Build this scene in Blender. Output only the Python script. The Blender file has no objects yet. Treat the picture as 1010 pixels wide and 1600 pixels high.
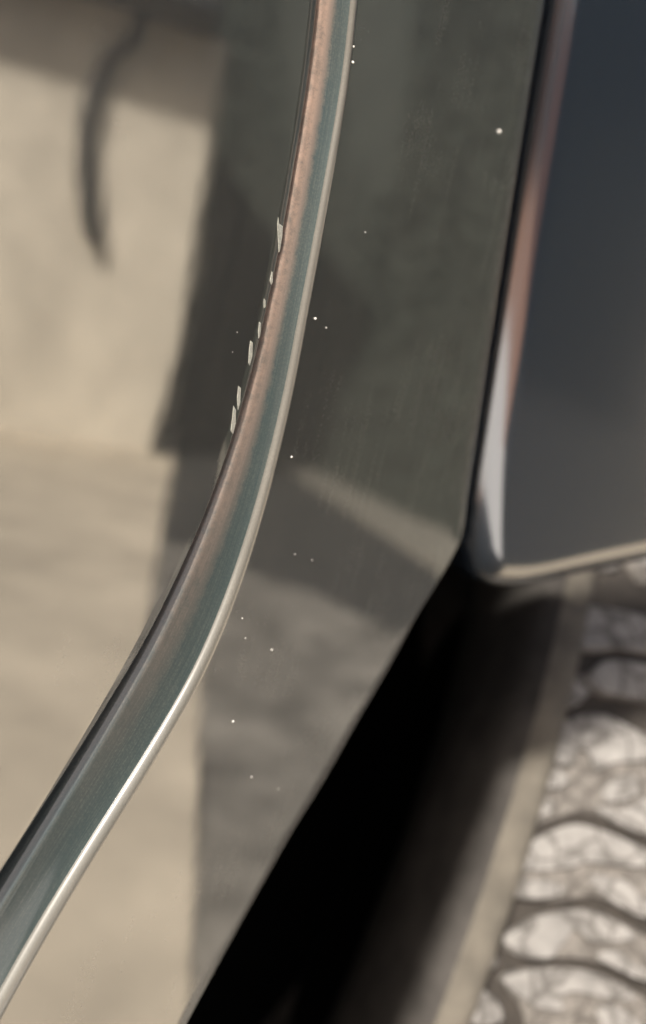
import bpy, bmesh, math, random
import numpy as np
from mathutils import Matrix, Vector

# ------------------------------------------------------------------ camera
F = 1500.0                       # focal length in photograph pixels (1010 x 1600)
UPV = np.array([.20, .97, .10]); UPV /= np.linalg.norm(UPV)        # world up seen from the camera
NC = np.array([.82, -.25, .52]); NC /= np.linalg.norm(NC)          # outward normal of the wheel arch flare
YW = NC - (NC @ UPV) * UPV; YW /= np.linalg.norm(YW)
XW = np.cross(YW, UPV)
M = np.array([XW, YW, UPV])      # camera axes -> world axes (X rearwards, Y away from the car, Z up)
CAMH = 0.862
CAM = np.array([0, 0, CAMH])
N = M @ NC
FOCUS = 0.245

scene = bpy.context.scene
C = scene.collection
cam_d = bpy.data.cameras.new('camera'); cam = bpy.data.objects.new('camera', cam_d); C.objects.link(cam)
R4 = Matrix([[M[i][0], M[i][1], M[i][2], CAM[i]] for i in range(3)] + [[0, 0, 0, 1]])
cam.matrix_world = R4
cam_d.sensor_fit = 'VERTICAL'; cam_d.sensor_height = 36.0; cam_d.lens = F / 1600 * 36.0
cam_d.clip_start = .005; cam_d.clip_end = 500
cam_d.dof.use_dof = True; cam_d.dof.focus_distance = FOCUS
cam_d.dof.aperture_fstop = (cam_d.lens * .001) / .0054
scene.camera = cam

# ------------------------------------------------------------------ light
SUN = np.array([.74, .045, .66]); SUN /= np.linalg.norm(SUN)        # towards the sun
w = bpy.data.worlds.new('World'); scene.world = w; w.use_nodes = True
nt = w.node_tree; bg = nt.nodes['Background']
sky = nt.nodes.new('ShaderNodeTexSky'); sky.sky_type = 'NISHITA'; sky.sun_disc = False
sky.sun_elevation = math.asin(SUN[2]); sky.sun_rotation = math.atan2(SUN[0], SUN[1])
sky.dust_density = 5.0
nt.links.new(sky.outputs[0], bg.inputs[0]); bg.inputs[1].default_value = .06
sl = bpy.data.lights.new('sun', 'SUN'); sl.energy = 3.2; sl.angle = math.radians(6.0); sl.color = (1, .94, .86)
so = bpy.data.objects.new('sun', sl); C.objects.link(so)
so.rotation_euler = Vector(SUN).to_track_quat('Z', 'Y').to_euler()
scene.view_settings.view_transform = 'Standard'; scene.view_settings.look = 'None'
scene.view_settings.gamma = 1; scene.view_settings.exposure = 2.2
scene.view_settings.use_curve_mapping = False

# ------------------------------------------------------------------ helpers
rnd = random.Random(4)
def ray(u, v): return M @ np.array([(u - 505) / F, (800 - v) / F, -1.0])
P0 = ray(430, 600) * .25
KN = P0 @ N
def on_panel(u, v, h=0.0):
    """point of the body side (offset h outwards) seen at a photograph position"""
    d = ray(u, v)
    return CAM + d * ((KN + h) / (d @ N))
def project(p):
    c = M.T @ (np.asarray(p) - CAM)
    return 505 + F * c[0] / -c[2], 800 - F * c[1] / -c[2]
def curve(pts):
    """u as a smooth function of v through the traced points"""
    pts = sorted([(v, u) for u, v in pts])
    V = np.array([p[0] for p in pts], float); U = np.array([p[1] for p in pts], float)
    def f(v):
        v = float(v)
        if v <= V[0]: return U[0] + (v - V[0]) * (U[1] - U[0]) / (V[1] - V[0])
        if v >= V[-1]: return U[-1] + (v - V[-1]) * (U[-1] - U[-2]) / (V[-1] - V[-2])
        return float(np.interp(v, V, U))
    return f
def smooth(a, k=5, it=2):
    a = np.array(a, float)
    for _ in range(it):
        p = np.concatenate([np.repeat(a[:1], k, 0), a, np.repeat(a[-1:], k, 0)])
        # keep the ends straight
        for j in range(k):
            p[j] = a[0] + (a[0] - a[min(k - j, len(a) - 1)]); p[-1 - j] = a[-1] + (a[-1] - a[-1 - min(k - j, len(a) - 1)])
        a = sum(p[j:j + len(a)] for j in range(2 * k + 1)) / (2 * k + 1)
    return a
def mesh_obj(name, verts, faces, mat, parent=None, shade=True, uvs=None):
    me = bpy.data.meshes.new(name); me.from_pydata([tuple(map(float, v)) for v in verts], [], faces)
    if uvs is not None:
        l = me.uv_layers.new(name='UVMap')
        for lp in me.loops: l.data[lp.index].uv = uvs[lp.vertex_index]
    me.materials.append(mat)
    if shade: me.polygons.foreach_set('use_smooth', [True] * len(me.polygons))
    me.update()
    o = bpy.data.objects.new(name, me); C.objects.link(o); o.parent = parent
    return o
def grid_obj(name, G, mat, parent=None, flip=False, shade=True):
    """G: rows x cols x 3"""
    G = np.array(G); r, c = G.shape[:2]
    f = []
    for i in range(r - 1):
        for j in range(c - 1):
            q = [i * c + j, i * c + j + 1, (i + 1) * c + j + 1, (i + 1) * c + j]
            f.append(q[::-1] if flip else q)
    uv = [(i / (r - 1), j / (c - 1)) for i in range(r) for j in range(c)]
    return mesh_obj(name, G.reshape(-1, 3), f, mat, parent, shade, uv)
def empty(name, loc):
    o = bpy.data.objects.new(name, None); C.objects.link(o); o.location = loc; o.empty_display_size = .05
    return o
def tag(o, label=None, cat=None, group=None, kind=None):
    for k, v in (('label', label), ('category', cat), ('group', group), ('kind', kind)):
        if v: o[k] = v
    return o

# ------------------------------------------------------------------ materials
def new_mat(name):
    m = bpy.data.materials.new(name); m.use_nodes = True
    return m, m.node_tree, m.node_tree.nodes['Principled BSDF']
def node(nt, typ, **kw):
    n = nt.nodes.new(typ)
    for k, v in kw.items():
        if hasattr(n, k): setattr(n, k, v)
        else: n.inputs[k].default_value = v
    return n
def ramp(nt, src, stops):
    r = nt.nodes.new('ShaderNodeValToRGB'); e = r.color_ramp.elements
    while len(e) < len(stops): e.new(.5)
    for el, (p, c) in zip(e, stops):
        el.position = p; el.color = (c, c, c, 1) if not hasattr(c, '__len__') else (*c, 1)
    nt.links.new(src, r.inputs[0]); return r.outputs[0]
def mixc(nt, fac, a, b):
    m = nt.nodes.new('ShaderNodeMix'); m.data_type = 'RGBA'
    for s, v in ((m.inputs[0], fac), (m.inputs[6], a), (m.inputs[7], b)):
        if hasattr(v, 'is_output'): nt.links.new(v, s)
        else: s.default_value = v if not hasattr(v, '__len__') else (*v, 1)
    return m.outputs[2]
def mathn(nt, op, a, b=0.0):
    m = nt.nodes.new('ShaderNodeMath'); m.operation = op; m.use_clamp = False
    for s, v in zip(m.inputs, (a, b)):
        if hasattr(v, 'is_output'): nt.links.new(v, s)
        else: s.default_value = v
    return m.outputs[0]

def paint(name, base, dust=.05, coat_ior=2.35, dustcol=(.36, .33, .27), ledge=False, rough=.03, edge=False):
    """car paint under clear coat with a thin layer of road dust"""
    m, nt, b = new_mat(name)
    tc = node(nt, 'ShaderNodeTexCoord')
    mp = node(nt, 'ShaderNodeMapping'); mp.inputs['Scale'].default_value = (260, 260, 18)
    nt.links.new(tc.outputs['Object'], mp.inputs[0])
    n1 = node(nt, 'ShaderNodeTexNoise', Scale=1.0, Detail=4.0); nt.links.new(mp.outputs[0], n1.inputs['Vector'])
    n2 = node(nt, 'ShaderNodeTexNoise', Scale=26.0, Detail=5.0, Roughness=.6); nt.links.new(tc.outputs['Object'], n2.inputs['Vector'])
    n3 = node(nt, 'ShaderNodeTexNoise', Scale=1800.0, Detail=2.0); nt.links.new(tc.outputs['Object'], n3.inputs['Vector'])
    streak = ramp(nt, n1.outputs[0], [(.38, 0.0), (.72, 1.0)])
    cloud = ramp(nt, n2.outputs[0], [(.35, .25), (.7, 1.0)])
    grain = ramp(nt, n3.outputs[0], [(.42, .5), (.7, 1.3)])
    fac = mathn(nt, 'MULTIPLY', mathn(nt, 'MULTIPLY', mathn(nt, 'ADD', mathn(nt, 'MULTIPLY', streak, .45), .55), cloud), mathn(nt, 'MULTIPLY', grain, dust))
    if ledge:
        uv = node(nt, 'ShaderNodeUVMap'); sp = node(nt, 'ShaderNodeSeparateXYZ'); nt.links.new(uv.outputs[0], sp.inputs[0])
        n4 = node(nt, 'ShaderNodeTexNoise', Scale=300.0, Detail=9.0, Roughness=.82); nt.links.new(tc.outputs['Object'], n4.inputs['Vector'])
        # dirt settled in the inner half of the ledge, thinning out rearwards
        across = mathn(nt, 'ADD', sp.outputs[1], mathn(nt, 'MULTIPLY', mathn(nt, 'SUBTRACT', n4.outputs[0], .5), .6))
        band = ramp(nt, across, [(.10, .8), (.15, 1.0), (.34, .9), (.58, 0.0)])
        along = ramp(nt, mathn(nt, 'ADD', sp.outputs[0], mathn(nt, 'MULTIPLY', mathn(nt, 'SUBTRACT', n4.outputs[0], .5), .12)), [(.0, 1.0), (.30, .75), (.45, .55), (.62, .22), (.74, .04)])
        g2 = ramp(nt, n4.outputs[0], [(.32, .25), (.62, 1.0)])
        dirt = mathn(nt, 'MULTIPLY', mathn(nt, 'MULTIPLY', band, along), g2)
        mu = node(nt, 'ShaderNodeMapping'); mu.inputs['Scale'].default_value = (7, 34, 1); nt.links.new(uv.outputs[0], mu.inputs[0])
        n6 = node(nt, 'ShaderNodeTexNoise', Scale=1.0, Detail=6.0, Roughness=.65); nt.links.new(mu.outputs[0], n6.inputs['Vector'])
        fac = mathn(nt, 'ADD', fac, mathn(nt, 'MULTIPLY', ramp(nt, n6.outputs[0], [(.42, 0.0), (.75, 1.0)]), mathn(nt, 'MULTIPLY', grain, .10)))
    if edge:
        # cream highlight painted along the rounded edge in the dust colour
        uv = node(nt, 'ShaderNodeUVMap'); sp = node(nt, 'ShaderNodeSeparateXYZ'); nt.links.new(uv.outputs[0], sp.inputs[0])
        edge_sheen = ramp(nt, sp.outputs[1], [(.0, .6), (.10, 1.0), (.22, 1.0), (.27, 0.0)])
        fac = mathn(nt, 'ADD', fac, mathn(nt, 'MULTIPLY', edge_sheen, .20))
    col = mixc(nt, fac, base, dustcol)
    crough = mathn(nt, 'ADD', mathn(nt, 'MULTIPLY', fac, 0.6 if edge else .25), rough)
    if ledge:
        col = mixc(nt, dirt, col, (.27, .185, .14))
        cw = mathn(nt, 'SUBTRACT', 1.0, mathn(nt, 'MULTIPLY', dirt, .95))
        nt.links.new(cw, b.inputs['Coat Weight'])
    elif edge:
        nt.links.new(mathn(nt, 'SUBTRACT', 1.0, mathn(nt, 'MULTIPLY', edge_sheen, .88)), b.inputs['Coat Weight'])
    else:
        b.inputs['Coat Weight'].default_value = 1.0
    nt.links.new(col, b.inputs['Base Color'])
    b.inputs['Roughness'].default_value = .42
    b.inputs['Specular IOR Level'].default_value = .25
    nt.links.new(crough, b.inputs['Coat Roughness'])
    b.inputs['Coat IOR'].default_value = coat_ior
    bp = node(nt, 'ShaderNodeBump', Strength=.05, Distance=.0003)
    n5 = node(nt, 'ShaderNodeTexNoise', Scale=90.0, Detail=1.0); nt.links.new(tc.outputs['Object'], n5.inputs['Vector'])
    nt.links.new(n5.outputs[0], bp.inputs['Height']); nt.links.new(bp.outputs[0], b.inputs['Coat Normal'])
    return m

def plain(name, col, rough=.8, var=.15, scale=60.0, spec=.3, bump=0.0, detail=5.0, crack=0.0):
    m, nt, b = new_mat(name)
    tc = node(nt, 'ShaderNodeTexCoord')
    n1 = node(nt, 'ShaderNodeTexNoise', Scale=scale, Detail=detail, Roughness=.6); nt.links.new(tc.outputs['Object'], n1.inputs['Vector'])
    c1 = tuple(c * (1 - var) for c in col); c2 = tuple(min(1, c * (1 + var)) for c in col)
    out = mixc(nt, ramp(nt, n1.outputs[0], [(.3, 0.0), (.7, 1.0)]), c1, c2)
    if crack:                                                              # dried mud, finely cracked
        nd = node(nt, 'ShaderNodeTexNoise', Scale=crack * .6, Detail=3.0); nt.links.new(tc.outputs['Object'], nd.inputs['Vector'])
        mv = nt.nodes.new('ShaderNodeVectorMath'); mv.operation = 'MULTIPLY_ADD'; mv.inputs[1].default_value = (1.6 / crack,) * 3
        nt.links.new(nd.outputs['Color'], mv.inputs[0]); nt.links.new(tc.outputs['Object'], mv.inputs[2])
        vo = node(nt, 'ShaderNodeTexVoronoi', feature='DISTANCE_TO_EDGE', Scale=crack); nt.links.new(mv.outputs[0], vo.inputs['Vector'])
        out = mixc(nt, ramp(nt, vo.outputs['Distance'], [(.03, .6), (.11, 0.0)]), out, (.02, .017, .014))
    nt.links.new(out, b.inputs['Base Color'])
    b.inputs['Roughness'].default_value = rough; b.inputs['Specular IOR Level'].default_value = spec
    if bump:
        bp = node(nt, 'ShaderNodeBump', Strength=bump, Distance=.002); nt.links.new(n1.outputs[0], bp.inputs['Height'])
        nt.links.new(bp.outputs[0], b.inputs['Normal'])
    return m

MAT_PAINT = paint('car_paint', (.014, .017, .018), dust=.10)
MAT_FLARE = paint('car_paint_flare', (.014, .017, .018), dust=.10, edge=True)
MAT_LEDGE = paint('car_paint_ledge', (.020, .032, .032), dust=.06, ledge=True, coat_ior=1.35, rough=.09)
MAT_BUMPER = paint('bumper_paint', (.004, .007, .011), dust=.004, coat_ior=2.1, rough=.13)
MAT_CHIP = plain('bare_primer', (.38, .38, .32), .85, .35, 2500)
MAT_SPECK = plain('dust_speck', (.50, .48, .44), .8, .2, 900)
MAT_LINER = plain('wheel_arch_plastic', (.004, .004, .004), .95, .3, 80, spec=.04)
MAT_RUBBER = plain('tyre_rubber', (.034, .031, .028), .9, .35, 40, bump=.2, spec=.15)
MAT_SHOULDER = plain('dusty_shoulder_rubber', (.060, .053, .042), .9, .3, 60, bump=.2)
MAT_GROOVE = plain('groove_rubber', (.018, .015, .012), .9, .35, 120)
MAT_RIB = plain('dusty_rib_rubber', (.075, .068, .060), .9, .3, 120, bump=.3, crack=70.0)
MAT_LUG = plain('dusty_tread_rubber', (.118, .112, .104), .9, .3, 75, bump=.3, crack=55.0)
MAT_GROUND = plain('tan_ground', (.49, .425, .325), .9, .25, 2.6, bump=.2)
MAT_DARK_GROUND = plain('dark_ground', (.019, .0188, .0175), .9, .3, 3.0, bump=.3)
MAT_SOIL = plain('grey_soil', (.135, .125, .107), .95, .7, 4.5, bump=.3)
MAT_REFLECTOR = plain('reflector_white', (.80, .79, .77), .9, .05, 2.0)  # near-white, for the slab added to brighten the bumper edge
MAT_TERRA = plain('terracotta', (.36, .185, .115), .9, .2, 3.0)
MAT_KERB = plain('kerb_stone', (.15, .14, .115), .9, .15, 9.0)
MAT_WALL = plain('tan_render', (.61, .55, .445), .9, .18, 2.2, bump=.2)
MAT_EAVE = plain('eave_board', (.10, .09, .075), .8, .2, 5.0)
MAT_PIPE = plain('drainpipe_plastic', (.02, .02, .02), .5, .2, 20.0)
MAT_LEAF = plain('hedge_leaf', (.050, .058, .045), .8, .15, 2.0)
MAT_DARK_LEAF = plain('dark_hedge_leaf', (.008, .0135, .0165), .85, .15, 2.0)  # extra dark leaf colour for the added hedge
MAT_TWIG = plain('hedge_core', (.045, .050, .040), .9, .15, 2.0)

NF = N + np.array([-.025, 0, 0]); NF /= np.linalg.norm(NF)               # the fender is turned a little against the flare
# ------------------------------------------------------------------ the setting: ground
def sheet(name, pts, z, mat):
    o = mesh_obj(name, [(x, y, z) for x, y in pts], [list(range(len(pts)))], mat, None, False)
    return tag(o, kind='structure')
def bounce(u, v, h=0.0, nrm=None):
    """where the mirror image in the panel lands on the ground"""
    nn = N if nrm is None else nrm
    p = on_panel(u, v, h); d = p - CAM; d = d / np.linalg.norm(d)
    r = d - 2 * (d @ nn) * nn
    return p, r
sheet('ground', [(-60, -60), (60, -60), (60, 60), (-60, 60)], 0, MAT_DARK_GROUND)

# tan strip from the car to the house, darker ground on both sides
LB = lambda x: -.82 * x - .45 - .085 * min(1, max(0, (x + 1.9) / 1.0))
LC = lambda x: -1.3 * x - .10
sheet('tan_strip', [(-.72, LB(-.72)), (-.76, LC(-.76) - .05), (-1.2, LC(-1.2)), (-4.6, LC(-4.6) + .2), (-8.4, LB(-8.4))] + [(x, LB(x)) for x in np.linspace(-3.0, -.76, 20)], .004, MAT_GROUND)
# paler grey soil along the tan strip
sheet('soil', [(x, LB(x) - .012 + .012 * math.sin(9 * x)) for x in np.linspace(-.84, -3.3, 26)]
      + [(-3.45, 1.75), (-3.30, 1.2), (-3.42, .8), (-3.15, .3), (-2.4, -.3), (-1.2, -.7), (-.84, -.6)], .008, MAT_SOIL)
# unseen pale slab, terracotta sheet and low wall added to feed the edge reflections
sheet('copper_reflector', [(1.2, -3), (7.2, -3), (7.2, 6.4), (.05, 6.4), (.05, 1.5), (.7, 1.1)], .005, MAT_TERRA)
arc_ = lambda r, a0, a1: [(-.3 - r * math.cos(math.radians(a)), -.13 + r * math.sin(math.radians(a))) for a in np.linspace(a0, a1, 24)]
sheet('pale_reflector', arc_(2.75, 78, 205) + arc_(1.25, 205, 78), .010, MAT_REFLECTOR)
gw = empty('added_wall', (7.0, 2, 0))
tag(gw, 'low terracotta wall, added unseen to tint reflections in the rounded panel edges', 'wall')
def wall_box(name, x0, x1, y0, y1, z0, z1, mat):
    vs = [(x, y, z) for z in (z0, z1) for x, y in ((x0, y0), (x1, y0), (x1, y1), (x0, y1))]
    return mesh_obj(name, vs, [[0, 3, 2, 1], [4, 5, 6, 7], [0, 1, 5, 4], [1, 2, 6, 5], [2, 3, 7, 6], [3, 0, 4, 7]], mat, gw, False)
wall_box('panel', -.1, .1, -5, 4.2, .0, 1.7, MAT_TERRA)
wall_box('panel', -6.3, -.105, 4.0, 4.2, .0, 1.7, MAT_TERRA)
wall_box('coping', -.15, .15, -5.05, 4.25, 1.702, 1.77, MAT_KERB)
# kerb at the far side of the road
ka, kb = np.array([-7.9, 5.4]), np.array([-4.3, 1.05]); ka, kb = ka - (kb - ka) * .8, kb + (kb - ka) * .25
kd = (kb - ka) / np.linalg.norm(kb - ka); kn = np.array([-kd[1], kd[0]])
if kn @ np.array([-1, 0]) < 0: kn = -kn
def box_between(name, a, b, off0, off1, z0, z1, mat, parent=None):
    c = [a + kn * off0, b + kn * off0, b + kn * off1, a + kn * off1]
    vs = [(p[0], p[1], z0) for p in c] + [(p[0], p[1], z1) for p in c]
    return mesh_obj(name, vs, [[0, 3, 2, 1], [4, 5, 6, 7], [0, 1, 5, 4], [1, 2, 6, 5], [2, 3, 7, 6], [3, 0, 4, 7]], mat, parent, False)
tag(box_between('kerb', ka, kb, 0, .75, -.02, .06, MAT_KERB), kind='structure')

# tall hedges: one behind the kerb, one added to darken the bumper
def make_hedge(a, b, label, height, n, leaf=MAT_LEAF, core=MAT_TWIG):
    a, b = np.array(a, float), np.array(b, float); mid_ = (a + b) / 2; L = np.linalg.norm(b - a) / 2
    d_ = (b - a) / (2 * L); n_ = np.array([-d_[1], d_[0]])
    if n_ @ mid_ > 0: n_ = -n_                                             # faces the car
    root = empty('hedge', (mid_[0], mid_[1], 0)); tag(root, label, 'hedge', 'tall hedges around the yard')
    def pt(x, d, z): return Vector((d_[0] * x + n_[0] * d, d_[1] * x + n_[1] * d, z))
    vs = [pt(x, d, z) for z in (0.02, height) for x, d in ((-L, .2), (L, .2), (L, -1.2), (-L, -1.2))]
    mesh_obj('core', vs, [[0, 3, 2, 1], [4, 5, 6, 7], [0, 1, 5, 4], [1, 2, 6, 5], [2, 3, 7, 6], [3, 0, 4, 7]], core, root, False)
    vs, fs = [], []
    for k in range(n):
        x = rnd.uniform(-L - .1, L + .1); z = rnd.uniform(.05, height + .25)
        d = .2 + rnd.random() ** 2 * .12 * (1 + .6 * math.sin(x * 2.1 + z * 1.7)) + .12 * math.sin(x * 1.1)
        s = rnd.uniform(.03, .065); c = pt(x, d, z)
        e = Vector((rnd.gauss(0, 1), rnd.gauss(0, 1), rnd.gauss(0, 1))).normalized(); f = e.orthogonal().normalized()
        b0 = len(vs); vs += [c + e * s, c + f * s * .5, c - e * s, c - f * s * .5]; fs.append([b0, b0 + 1, b0 + 2, b0 + 3])
    mesh_obj('foliage', vs, fs, leaf, root, False)
make_hedge((-11.2, 9.9), kb + kn * 1.6, 'tall dark hedge behind the kerb, mirrored in the wheel arch flare', 6.0, 42000)
make_hedge((-4.1, 7.7), (2.5, 9.4), 'tall dark hedge added beside the house to darken the bumper reflection', 4.6, 24000, MAT_DARK_LEAF, MAT_DARK_LEAF)

# rendered house beyond the tan strip
hA = np.array([-5.94, 4.685]); hB = np.array([-4.3, 6.75])
hd = (hB - hA) / np.linalg.norm(hB - hA); hn = np.array([hd[1], -hd[0]])       # hn faces the car
if hn @ (-hA) < 0: hn = -hn
hlen = np.linalg.norm(hB - hA)
house = empty('house', (hA[0], hA[1], 0))
tag(house, 'tan rendered house wall with eave and dark drainpipe, mirrored in the fender', 'house')
def hp(a, d, z): return (hd[0] * a + hn[0] * d, hd[1] * a + hn[1] * d, z)
def hbox(name, a0, a1, d0, d1, z0, z1, mat):
    vs = [hp(a, d, z) for z in (z0, z1) for a, d in ((a0, d0), (a1, d0), (a1, d1), (a0, d1))]
    return mesh_obj(name, vs, [[0, 3, 2, 1], [4, 5, 6, 7], [0, 1, 5, 4], [1, 2, 6, 5], [2, 3, 7, 6], [3, 0, 4, 7]], mat, house, False)
hbox('wall', 0, hlen, -4, 0, .0, 3.2, MAT_WALL)
hbox('roof', .1, hlen + .4, -4.3, .50, 3.2, 3.36, MAT_EAVE)
hbox('gutter', .1, hlen + .4, .505, .61, 3.22, 3.35, MAT_PIPE)
PIPE = [(240, -40), (236, 0), (215, 55), (172, 105), (150, 160), (140, 220), (139, 290), (143, 350), (150, 405)]
pp = []
for u, v in PIPE:
    p, r = bounce(u - 26 * math.exp(-((v - 560) / 280) ** 2), v, -.011, NF)
    o2 = p[:2] - hA - hn * .07; t = -(o2 @ hn) / (r[:2] @ hn)
    x = p + r * t; pp.append(Vector((x[0] - hA[0], x[1] - hA[1], x[2])))
vs, fs = [], []
PR = [.04, .04, .04, .045, .055, .062, .065, .062, .055]
for i, p in enumerate(pp):
    t = (pp[min(i + 1, len(pp) - 1)] - pp[max(i - 1, 0)]).normalized(); x = t.orthogonal().normalized(); y = t.cross(x)
    for k in range(12):
        a = 2 * math.pi * k / 12; vs.append(p + (x * math.cos(a) + y * math.sin(a)) * PR[i])
for i in range(len(pp) - 1):
    for k in range(12): fs.append([i * 12 + k, i * 12 + (k + 1) % 12, (i + 1) * 12 + (k + 1) % 12, (i + 1) * 12 + k])
fs.append([(len(pp) - 1) * 12 + k for k in range(12)])
mesh_obj('drainpipe', vs, fs, MAT_PIPE, house)

# ------------------------------------------------------------------ the car
car = empty('car', (-.3, -.3, 0))
tag(car, 'dark grey car seen close at its wheel arch, paint chipped along the flare', 'car')
def adopt(o, p=car):
    o.parent = p
    if p is car: o.matrix_parent_inverse = Matrix.Translation(Vector((.3, .3, 0)))
    return o

# the joint between flare and bumper, a gentle sweep through its traced points
JOINT = np.polyfit([0, 162, 284, 426, 500, 568, 633, 714, 795], [868, 843.6, 821, 799, 789, 779, 766, 754, 744], 2)
joint = lambda v: float(np.polyval(JOINT, v))
CREASE = curve([(566, -80), (558, 0), (548, 100), (533, 200), (515, 300), (497, 400), (478, 500), (460, 600), (442, 680), (425, 750), (405, 820),
                (380, 900), (350, 980), (315, 1060), (270, 1140), (222, 1220), (165, 1310), (110, 1400), (58, 1490), (8, 1580), (-35, 1660)])
LEDGE_IN = curve([(508, -80), (500, 0), (488, 100), (474, 200), (458, 300), (441, 400), (421, 500), (399, 600), (381, 660), (358, 740), (326, 830),
                  (292, 900), (262, 970), (222, 1050), (175, 1130), (125, 1220), (72, 1310), (22, 1390), (-25, 1470), (-75, 1550), (-125, 1630)])
LOWER = curve([(joint(v) - 5, v) for v in range(-80, 801, 40)] + [(725, 838), (712, 866),
               (690, 905), (650, 970), (610, 1045), (560, 1130), (510, 1220), (460, 1300), (410, 1390), (360, 1480), (312, 1568), (285, 1620)])
V = np.linspace(-260, 1840, 300)
crease = smooth([on_panel(CREASE(v), v) for v in V], 6, 2)
lower = smooth([on_panel(LOWER(v), v) for v in V], 2, 1)
def tangents(c):
    t = np.gradient(c, axis=0); return t / np.linalg.norm(t, axis=1)[:, None]
tc_ = tangents(crease)
mvec = np.cross(N, tc_); mvec /= np.linalg.norm(mvec, axis=1)[:, None]
if (mvec[150] @ (M @ np.array([-1, 0, 0]))) < 0: mvec = -mvec           # towards the fender
# ledge width from the traced inner edge
W = np.full(len(V), .0060)
SL = []                                                                   # how far the ledge slopes out towards the fender
for i in range(len(V)):
    lo, hi = -.002, .05
    for _ in range(40):
        mid = (lo + hi) / 2
        u_, v_ = project(crease[i] - N * W[i] + mvec[i] * (.0015 + mid))
        if u_ > LEDGE_IN(v_): lo = mid
        else: hi = mid
    SL.append(lo)
SL = np.maximum(0, smooth(np.array(SL), 12, 3))
frac = np.clip((V - 0) / 1500, 0, 1)
RAD = .0012 + .0014 * frac ** 1.2                                          # edge radius grows rearwards
GAPW = .0005 + .0052 * np.clip((V - 350) / 1050, 0, 1.1) ** 1.2             # open joint between fender and flare

tl = tangents(lower)
lv = np.cross(N, tl); lv /= np.linalg.norm(lv, axis=1)[:, None]
if (lv[150] @ (M @ np.array([1, 0, 0]))) < 0: lv = -lv                     # away from the flare face
rows_face, rows_ledge = [], []
nf = 14
for i in range(len(V)):
    c, m_, r = crease[i], mvec[i], RAD[i]
    wd = W[i]
    # ledge: from below the fender up to the rounded edge
    led = [c + m_ * (r + SL[i]) - N * (wd + .009), c + m_ * (r + SL[i]) - N * wd]
    for k in range(1, 9): led.append(c + m_ * (r + SL[i] * (1 - k / 8) ** 1.25) - N * (wd + (r - wd) * k / 8))
    arc = []
    for k in range(1, 8):
        a = math.pi / 2 * k / 8
        arc.append(c + m_ * r * math.cos(a) - N * r * (1 - math.sin(a)))
    rows_ledge.append(led)
    # face with a slight crown, then the rolled lower edge
    lr = .0018 + .0062 * min(1, max(0, (845 - V[i]) / 60))
    row = [led[-1]] + arc + [c]
    e = lower[i] - lv[i] * lr
    for k in range(0, nf):
        s = k / nf if k else .008
        row.append(c + (e - c) * s + N * (.0002 * math.sin(math.pi * s)))
    row.append(e)
    for k in range(1, 9):
        a = math.pi / 2 * k / 8
        row.append(e + lv[i] * lr * math.sin(a) - N * lr * (1 - math.cos(a)))
    row.append(lower[i] - N * .014)
    rows_face.append(row)
flare = adopt(grid_obj('wheel_arch_flare', rows_face, MAT_FLARE))
ledge = grid_obj('ledge', rows_ledge, MAT_LEDGE)
def sub(o, parent):
    o.parent = parent; o.matrix_parent_inverse = Matrix.Translation(-Vector((0, 0, 0))); return o
sub(ledge, flare); ledge['label'] = 'narrow ledge along the flare with brown dirt on it'

# fender: from the joint towards the left, slightly crowned
FK = .025                                                              # lean of the fender against the flare
rows = []
for i in range(len(V)):
    c, m_ = crease[i], mvec[i]
    base = c + m_ * (RAD[i] + SL[i] + GAPW[i]) - N * W[i]
    row = [base - N * .010, base - N * .0012]
    for k in range(1, 5):
        a = math.pi / 2 * k / 4
        row.append(base + m_ * .0012 * (1 - math.cos(a)) - N * .0012 * (1 - math.sin(a)))
    # run to the left at constant height in the picture
    u0, v0 = project(row[-1])
    far = on_panel(-520, V[i], -W[i])
    st = row[-1]
    L = np.linalg.norm(far - st)
    for k in range(1, 40):
        s = k / 39
        p = st + (far - st) * s
        row.append(p + N * ((FK - .008 * math.exp(-((V[i] - 560) / 280) ** 2)) * L * s))
    rows.append(row)
fender = adopt(grid_obj('fender', rows, MAT_PAINT, flip=True))

# bumper beyond the joint
BT = [(joint(v) + 3, v) for v in range(-140, 821, 40)] + [(742, 868),
      (739, 900), (748, 925), (770, 937), (820, 937), (880, 922), (950, 905), (1010, 893), (1070, 880), (1130, 866)]
JA, JB = on_panel(868, 0), on_panel(744, 795)
JD = Vector((JB - JA) / np.linalg.norm(JB - JA))
NB = np.array(Matrix.Rotation(math.radians(25), 3, JD) @ Vector(N))        # the bumper turns outwards at the joint
def on_bumper(u, v, h=0.0):
    d = ray(u, v); return CAM + d * (((JA - CAM) @ NB + h) / (d @ NB))
q = np.array([on_bumper(u, v, -.001) for u, v in BT])
seg = np.concatenate([[0], np.cumsum(np.linalg.norm(np.diff(np.array(BT, float), axis=0), axis=1))])
ss = np.linspace(0, seg[-1], 260)
edge = np.array([[np.interp(s, seg, q[:, k]) for k in range(3)] for s in ss])
edge = smooth(edge, 6, 3)
te = tangents(edge); ov = np.cross(NB, te); ov /= np.linalg.norm(ov, axis=1)[:, None]
if (ov[60] @ (M @ np.array([-1, 0, 0]))) < 0: ov = -ov
rows = []
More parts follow.
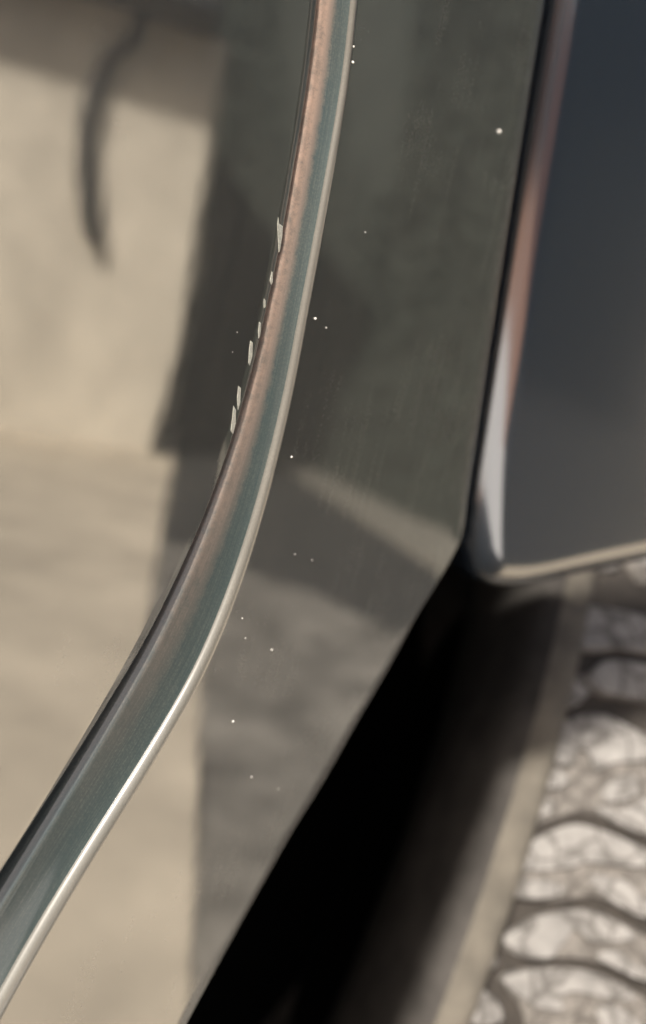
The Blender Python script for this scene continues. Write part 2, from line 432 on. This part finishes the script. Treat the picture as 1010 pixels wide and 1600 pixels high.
for i in range(len(ss)):
    t = ss[i] / seg[-1]
    k1 = min(1, max(0, (ss[i] - 850) / 160))
    r = .0125 + .003 * k1
    e = edge[i] - ov[i] * r
    tgt = on_bumper(1170, -160 + 1000 * min(1, t * 1.06), -.001)
    row = []
    for k in range(12):
        s = (1 - k / 12) ** 1.4
        row.append(e + (tgt - e) * s)
    row.append(e)
    for k in range(1, 11):
        a = math.pi / 2 * k / 10
        row.append(e + ov[i] * r * math.sin(a) - NB * r * (1 - math.cos(a)))
    row.append(edge[i] - NB * (r + .006))
    rows.append(row)
bumper = adopt(grid_obj('bumper', rows, MAT_BUMPER))

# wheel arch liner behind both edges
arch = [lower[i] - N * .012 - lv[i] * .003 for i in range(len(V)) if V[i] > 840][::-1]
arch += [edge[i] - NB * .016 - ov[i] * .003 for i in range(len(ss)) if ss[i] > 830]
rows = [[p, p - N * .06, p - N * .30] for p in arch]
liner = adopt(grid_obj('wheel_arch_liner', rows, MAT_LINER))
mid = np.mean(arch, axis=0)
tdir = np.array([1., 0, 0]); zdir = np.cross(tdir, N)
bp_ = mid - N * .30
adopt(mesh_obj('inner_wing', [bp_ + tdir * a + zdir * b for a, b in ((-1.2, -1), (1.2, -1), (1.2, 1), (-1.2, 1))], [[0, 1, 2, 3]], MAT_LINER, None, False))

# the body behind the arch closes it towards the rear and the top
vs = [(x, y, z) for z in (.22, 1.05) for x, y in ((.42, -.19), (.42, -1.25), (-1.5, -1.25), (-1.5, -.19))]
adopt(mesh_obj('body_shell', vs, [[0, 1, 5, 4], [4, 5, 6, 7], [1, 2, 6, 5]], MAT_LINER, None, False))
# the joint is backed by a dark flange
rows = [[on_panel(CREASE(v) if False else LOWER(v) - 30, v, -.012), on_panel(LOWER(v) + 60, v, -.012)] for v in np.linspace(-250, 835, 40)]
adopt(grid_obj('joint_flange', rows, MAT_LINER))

# ------------------------------------------------------------------ tyre, turned outwards at its rear
A = M @ (np.array([-.92, .391, -.02]) / np.linalg.norm([-.92, .391, -.02]))    # axle direction, towards the inner sidewall
TR = .458
TC = CAM + M @ np.array([.028, -.318, -.940])
AX = -A
E1 = np.cross(AX, [0, 0, 1.]); E1 /= np.linalg.norm(E1); E2 = np.cross(AX, E1)
def tp(phi, rho, y): return TC + rho * (math.cos(phi) * E1 + math.sin(phi) * E2) + AX * y
prof_side = [(TR - r, y) for r, y in ((.20, .03), (.19, .004), (.16, -.008), (.11, -.014), (.07, -.012), (.04, -.006), (.022, -.001), (.012, .003), (.005, .009), (.002, .013))]
prof_sh = [(TR - r, y) for r, y in ((.002, .013), (.001, .017), (0, .024), (.001, .030), (.008, .032))]
prof_base = [(TR - r, y) for r, y in ((.008, .032), (.008, .16), (.02, .18))]
prof_in = [(TR - r, y) for r, y in ((.02, .18), (.07, .192), (.15, .185), (.20, .16), (.20, .03))]
NP = 300
tyre = empty('tyre', (0, 0, 0)); adopt(tyre)
def rev(name, prof, mat, parent):
    G = [[tp(2 * math.pi * i / NP, r, y) for r, y in prof] for i in range(NP + 1)]
    o = grid_obj(name, G, mat, parent); return o
side = rev('sidewall', prof_side, MAT_RUBBER, None); sub(side, tyre)
sub(rev('shoulder', prof_sh, MAT_SHOULDER, None), tyre)
sub(rev('tread_base', prof_base, MAT_GROOVE, None), tyre)
sub(rev('sidewall', prof_in, MAT_RUBBER, None), tyre)

disc = [tp(2 * math.pi * i / 64, TR - .185, .028) for i in range(64)] + [tp(0, 0, .05)]
sub(mesh_obj('wheel_disc', disc, [[i, (i + 1) % 64, 64] for i in range(64)], MAT_LINER, None), tyre)
def on_tread(u, v):
    d = ray(u, v); o = CAM - TC
    dp = d - (d @ AX) * AX; op = o - (o @ AX) * AX
    a, b, c = dp @ dp, 2 * dp @ op, op @ op - TR * TR
    disc = b * b - 4 * a * c
    if disc < 0: return None
    t = (-b - math.sqrt(disc)) / (2 * a)
    p = o + d * t
    return math.atan2(p @ E2, p @ E1), p @ AX
def crop(pts, ox, oy, s): return [(ox + x * s, oy + y * s) for x, y in pts]
c1 = lambda p: crop(p, 740, 1080, .2673)
c2 = lambda p: crop(p, 720, 1320, .2871)
c3 = lambda p: crop(p, 780, 880, .2277)
LUGS = [
 c1([(350,310),(480,205),(620,140),(760,115),(900,185),(1120,300),(1120,410),(950,405),(820,415),(735,470),(705,425),(690,350),(640,325),(600,350),(600,400),(560,440),(470,380)]),
 c1([(310,420),(360,390),(450,410),(540,470),(575,510),(530,560),(480,570),(400,540),(310,510)]),
 c1([(260,620),(300,600),(400,620),(480,640),(490,690),(430,730),(330,740),(260,700)]),
 c1([(770,580),(830,510),(920,480),(985,510),(990,580),(940,630),(850,650),(780,640)]),
 c1([(730,660),(850,690),(950,670),(1010,610),(1120,640),(1120,860),(1000,830),(880,780),(760,720)]),
 [(817,1326),(850,1308),(885,1292),(911,1288),(945,1297),(980,1312),(1030,1337),(1030,1353),(990,1356),(960,1352),(925,1346),(892,1357),(845,1362),(789,1360),(786,1346)],
 c2([(240,180),(400,190),(520,205),(580,240),(560,280),(450,300),(330,300),(270,250)]),
 c2([(700,180),(780,170),(900,190),(950,230),(1000,290),(1100,330),(1100,400),(990,400),(900,350),(800,290)]),
 c2([(240,530),(330,460),(430,400),(560,370),(700,365),(830,410),(960,490),(940,530),(740,535),(680,500),(660,460),(620,460),(590,520),(540,570),(510,630),(400,630),(310,600)]),
 c2([(740,620),(800,585),(900,590),(940,640),(1050,700),(1100,760),(1000,750),(860,680)]),
 c2([(230,740),(380,695),(560,690),(720,705),(850,760),(960,830),(940,860),(800,840),(680,810),(600,800),(540,850),(580,920),(450,910),(380,870),(300,810)]),
 c2([(95,600),(140,560),(210,620),(200,680),(140,690),(110,650)]),
 c2([(40,800),(80,760),(150,820),(230,890),(240,990),(60,1010),(20,900)]),
 c2([(740,890),(850,880),(940,940),(1000,1000),(1000,1050),(800,1040)]),
 c3([(480,290),(600,270),(760,290),(1110,360),(1110,600),(850,560),(720,570),(560,560),(470,520)]),
 c3([(740,650),(860,650),(1110,690),(1110,930),(880,900),(760,880),(640,820),(650,740)]),
 c3([(440,820),(520,760),(580,840),(640,870),(560,960),(440,980),(400,900)]),
]
RIBS = [
 [(835,1165),(875,1130),(905,1113),(945,1108),(980,1128),(1040,1160),(1040,1312),(1005,1303),(965,1285),(925,1268),(900,1270),(860,1285),(825,1300),(806,1290),(805,1240),(815,1190)],
 [(786,1350),(815,1322),(850,1305),(885,1289),(911,1285),(945,1294),(980,1309),(1040,1340),(1040,1440),(1005,1437),(960,1410),(925,1402),(890,1410),(850,1412),(810,1408),(790,1385),(780,1365)],
 [(786,1472),(815,1450),(845,1432),(885,1424),(925,1422),(965,1437),(1000,1455),(1040,1480),(1040,1545),(1005,1535),(965,1515),(920,1503),(870,1502),(830,1503),(800,1494)],
 [(783,1532),(830,1517),(880,1515),(928,1520),(970,1537),(1000,1555),(1040,1580),(1040,1640),(830,1640),(822,1580),(800,1555)],
 [(880,945),(920,940),(960,945),(1040,965),(1040,1015),(985,1010),(945,1010),(900,1008),(885,1000)],
 [(870,1080),(885,1060),(905,1050),(930,1045),(945,1028),(980,1025),(1040,1035),(1040,1100),(985,1088),(955,1084),(930,1075),(905,1092),(880,1105)]]
def chaikin(p, it=1):
    for _ in range(it):
        q_ = []
        for i in range(len(p)):
            a, b = p[i], p[(i + 1) % len(p)]
            q_ += [(a[0] * .75 + b[0] * .25, a[1] * .75 + b[1] * .25), (a[0] * .25 + b[0] * .75, a[1] * .25 + b[1] * .75)]
        p = q_
    return p
def lug(poly, name='tread_block', mat=MAT_LUG, base=-.009, mid_=-.0036, top=-.0024, grow=1.03):
    """one raised piece of the tread with a worn, bevelled rim"""
    uv = [on_tread(u, v) for u, v in chaikin(poly)]
    if any(x is None for x in uv): return None
    n = len(uv); cx = sum(a for a, _ in uv) / n; cy = sum(b for _, b in uv) / n
    vs, fs = [], []
    for sc, rho in ((1.03 * grow, TR + base), (1.0 * grow, TR + mid_), (.90 * grow, TR + top)):
        for a, b in uv: vs.append(tp(cx + (a - cx) * sc, rho, cy + (b - cy) * sc))
    for k in range(2):
        for i in range(n):
            j = (i + 1) % n; fs.append([k * n + i, k * n + j, (k + 1) * n + j, (k + 1) * n + i])
    fs.append([2 * n + i for i in range(n)])
    o = mesh_obj(name, vs, fs, mat, None, False)
    bm = bmesh.new(); bm.from_mesh(o.data); bmesh.ops.recalc_face_normals(bm, faces=bm.faces); bm.to_mesh(o.data); bm.free()
    return sub(o, tyre)
lugs = [lug(p) for p in LUGS] + [lug(p, 'tread_rib', MAT_RIB, -.010, -.006, -.0045, 1.0) for p in RIBS]
# the same blocks repeat round the tyre beyond the picture
pitch = None
for step in (-3, -2, -1, 1, 2, 3):
    for o in lugs:
        if o is None: continue
        k = o.copy(); C.objects.link(k); k.parent = tyre
        Rm = Matrix.Translation(Vector(TC)) @ Matrix.Rotation(step * .62, 4, Vector(AX)) @ Matrix.Translation(-Vector(TC))
        k.matrix_parent_inverse = Matrix.Identity(4); k.matrix_basis = Rm

# ------------------------------------------------------------------ chips and specks on the paint
def plate(name, poly, h, mat, parent, th=.00008):
    n = len(poly); pts = [on_panel(u, v, h) for u, v in poly]; cen = sum(pts) / n
    vs = pts + [cen + (p - cen) * .9 + N * th for p in pts]
    fs = [[i, (i + 1) % n, n + (i + 1) % n, n + i] for i in range(n)] + [[n + i for i in range(n)]]
    o = mesh_obj(name, vs, fs, mat, None, False); return sub(o, parent)
cc = lambda p: crop(p, 200, 300, .396)
CH = [[(590,95),(597,120),(615,135),(612,180),(600,235),(592,238),(592,180),(588,130)], [(566,310),(574,315),(574,355),(564,368),(560,345)],
      [(537,418),(545,425),(544,455),(535,460),(533,440)], [(517,515),(526,520),(522,565),(513,580),(511,550)],
      [(485,585),(495,600),(492,650),(482,685),(474,675),(478,625)], [(437,760),(446,775),(444,830),(432,860),(428,820)],
      [(418,845),(430,865),(428,910),(415,955),(404,945),(408,900)]]
for p in CH:
    p = cc(p); um = sum(u for u, _ in p) / len(p); p = [(um + (u - um) * .8 + rnd.uniform(-.7, .7), v + rnd.uniform(-2.5, 2.5)) for u, v in p]; vm = sum(v for _, v in p) / len(p); wi = float(np.interp(vm, V, W))
    plate('paint_chip', p, -wi + .0001, MAT_CHIP, fender)
def speck(u, v, px, h, parent, mat=MAT_SPECK):
    p = on_panel(u, v, h); d = np.linalg.norm(p - CAM); r = px * rnd.uniform(.5, .8) / F * d
    bm = bmesh.new(); bmesh.ops.create_icosphere(bm, subdivisions=1, radius=r)
    for x in bm.verts: x.co *= rnd.uniform(.75, 1.25)
    bm.transform(Matrix.Translation(Vector(p)))
    me = bpy.data.meshes.new('dust_speck'); bm.to_mesh(me); bm.free(); me.materials.append(mat)
    o = bpy.data.objects.new('dust_speck', me); C.objects.link(o); return sub(o, parent)
for u, v, px in [(553,73,2.6),(552,97,2.8),(493,498,3.2),(510,512,1.8),(571,363,1.9),(780,206,4),(456,714,2.2),(461,866,1.8),(488,875,2),(379,966,1.8),
                 (384,997,2),(425,1015,3.2),(364,1127,2.8),(393,1214,3),(435,1233,1.6)]:
    speck(u, v, px, .00012, flare)
for u, v, px in [(370,519,2.2),(363,550,2),(284,370,2.6)]:
    speck(u, v, px, -float(np.interp(v, V, W)), fender)
